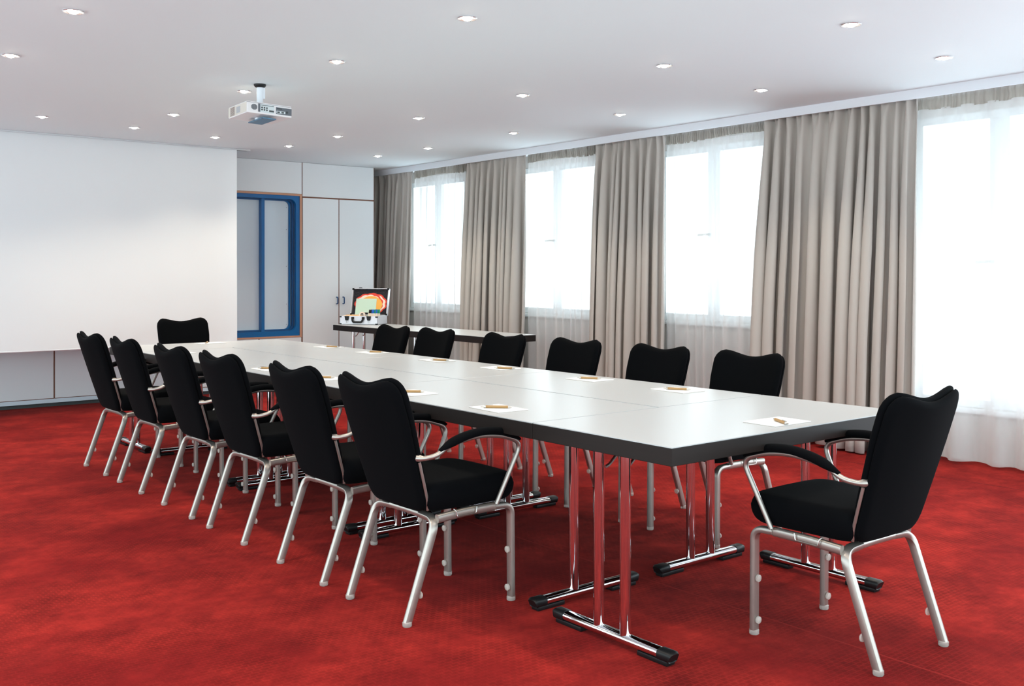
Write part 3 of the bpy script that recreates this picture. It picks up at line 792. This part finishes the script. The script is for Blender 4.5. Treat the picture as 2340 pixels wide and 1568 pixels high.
ML = Matrix.Translation((0, CD - .02, CH - .002)) @ tilt
def cloud_card(cx, cz, w_, h_, lobes, y, label):
    o = incase('cloud_card', cloud(cx, cz, w_, h_, lobes, .0015, y), 'red', label, 'card', ML, 'red cloud cards in the case lid')
    q = link('card_face', cloud(cx, cz - .002, w_ * .90, h_ * .88, lobes, .0006, y - .0008), 'cream', o, False); return o
cloud_card(.250, .135, .33, .235, 10, .0145, 'red-edged cloud shaped card at the back of the case lid')
cloud_card(.205, .132, .33, .235, 11, .0105, 'red-edged cloud shaped card leaning in front of the other cloud card')
def oval(cx, cz, w_, h_, y):
    bm = bmesh.new(); n = 48; F = [bm.verts.new((cx + w_ / 2 * math.cos(2 * PI * k / n), y, cz + h_ / 2 * math.sin(2 * PI * k / n))) for k in range(n)]
    G = [bm.verts.new((v.co.x, y + .001, v.co.z)) for v in F]; bm.faces.new(F); bm.faces.new(G[::-1])
    for k in range(n): bm.faces.new((F[k], F[(k + 1) % n], G[(k + 1) % n], G[k]))
    bmesh.ops.recalc_face_normals(bm, faces=bm.faces); return bm
incase('oval_card', oval(.232, .120, .27, .20, .0075), 'orange', 'orange oval card standing in front of the red cloud cards', 'card', ML)
bm = newbox(.055, .004, -.02, .298, .0052, .190); incase('card_sheet', bm, 'green', 'pale green rectangular card leaning in the case lid', 'card', ML)
bm = bmesh.new(); lathe(bm, [(.055, 0), (.055, .003)], n=40)
incase('round_card', bm, 'orange', 'orange round card lying flat in the left of the case', 'card', Matrix.Translation((.115, .12, CH + .004)) @ Matrix.Diagonal((1.7, 1.2, 1, 1)))
incase('card_stack', newbox(.02, .03, .011, .215, .26, CH + .003, .002), 'cream', 'stack of pale cards filling the left of the case', 'cards', Matrix.Identity(4))
incase('marker_tray', newbox(.235, .03, .011, CW - .02, .25, .034, .004), 'mklight', 'light blue tray in the right of the case', 'tray', Matrix.Identity(4))
cols = ['black', 'black', 'mkblue', 'mkblue', 'mkgreen', 'mkblue', 'mkgreen', 'mkgreen']
cn = {'black': 'black', 'mkblue': 'blue', 'mkgreen': 'green'}
mk0 = {}
pos = ['leftmost', 'second', 'third', 'fourth', 'fifth', 'sixth', 'seventh', 'rightmost']
for i, c_ in enumerate(cols):
    if c_ not in mk0:
        r = empty('marker_pen')
        bm = bmesh.new(); lathe(bm, [(.0075, -.06), (.0075, .02)], n=12); link('barrel', bm, 'cream', r)
        bm = bmesh.new(); lathe(bm, [(.0082, .02), (.0082, .060), (.006, .064)], n=12); link('cap', bm, c_, r); mk0[c_] = r
    else: r = copy_tree(mk0[c_])
    r.matrix_world = MC @ Matrix.Translation((.272 + i * .0175, .17, CH + .004)) @ Matrix.Rotation(math.radians(-25 + i * 3), 4, 'X')
    tag(r, '%s-capped marker pen, %s in the row in the case' % (cn[c_], pos[i]), 'marker', 'marker pens in the case')
bm = bmesh.new(); n = 28
for (r0, r1) in ((.034, .020),):
    V = [[bm.verts.new((q * math.cos(2 * PI * k / n), y, q * math.sin(2 * PI * k / n))) for k in range(n)] for q, y in ((r0, 0), (r0, .018), (r1, .018), (r1, 0))]
    for a in range(4):
        for k in range(n): bm.faces.new((V[a][k], V[a][(k + 1) % n], V[(a + 1) % 4][(k + 1) % n], V[(a + 1) % 4][k]))
bmesh.ops.recalc_face_normals(bm, faces=bm.faces)
incase('tape_roll', bm, 'cream', 'pale roll of tape standing in the middle of the case', 'tape', Matrix.Translation((.238, .05, CH + .010)), smooth=True)
bm = bmesh.new(); box(bm, -.04, -.02, 0, .04, .02, .022, .009, 3); incase('stapler', bm, 'black', 'small black object lying behind the tape roll in the case', 'case item', Matrix.Translation((.225, .15, CH + .012)), smooth=True)
incase('pin_box', newbox(-.035, -.02, 0, .035, .02, .02, .003), 'mkblue', 'small blue box lying in front of the marker pens', 'box', Matrix.Translation((.345, .085, .035)) @ Matrix.Rotation(.3, 4, 'Z'))
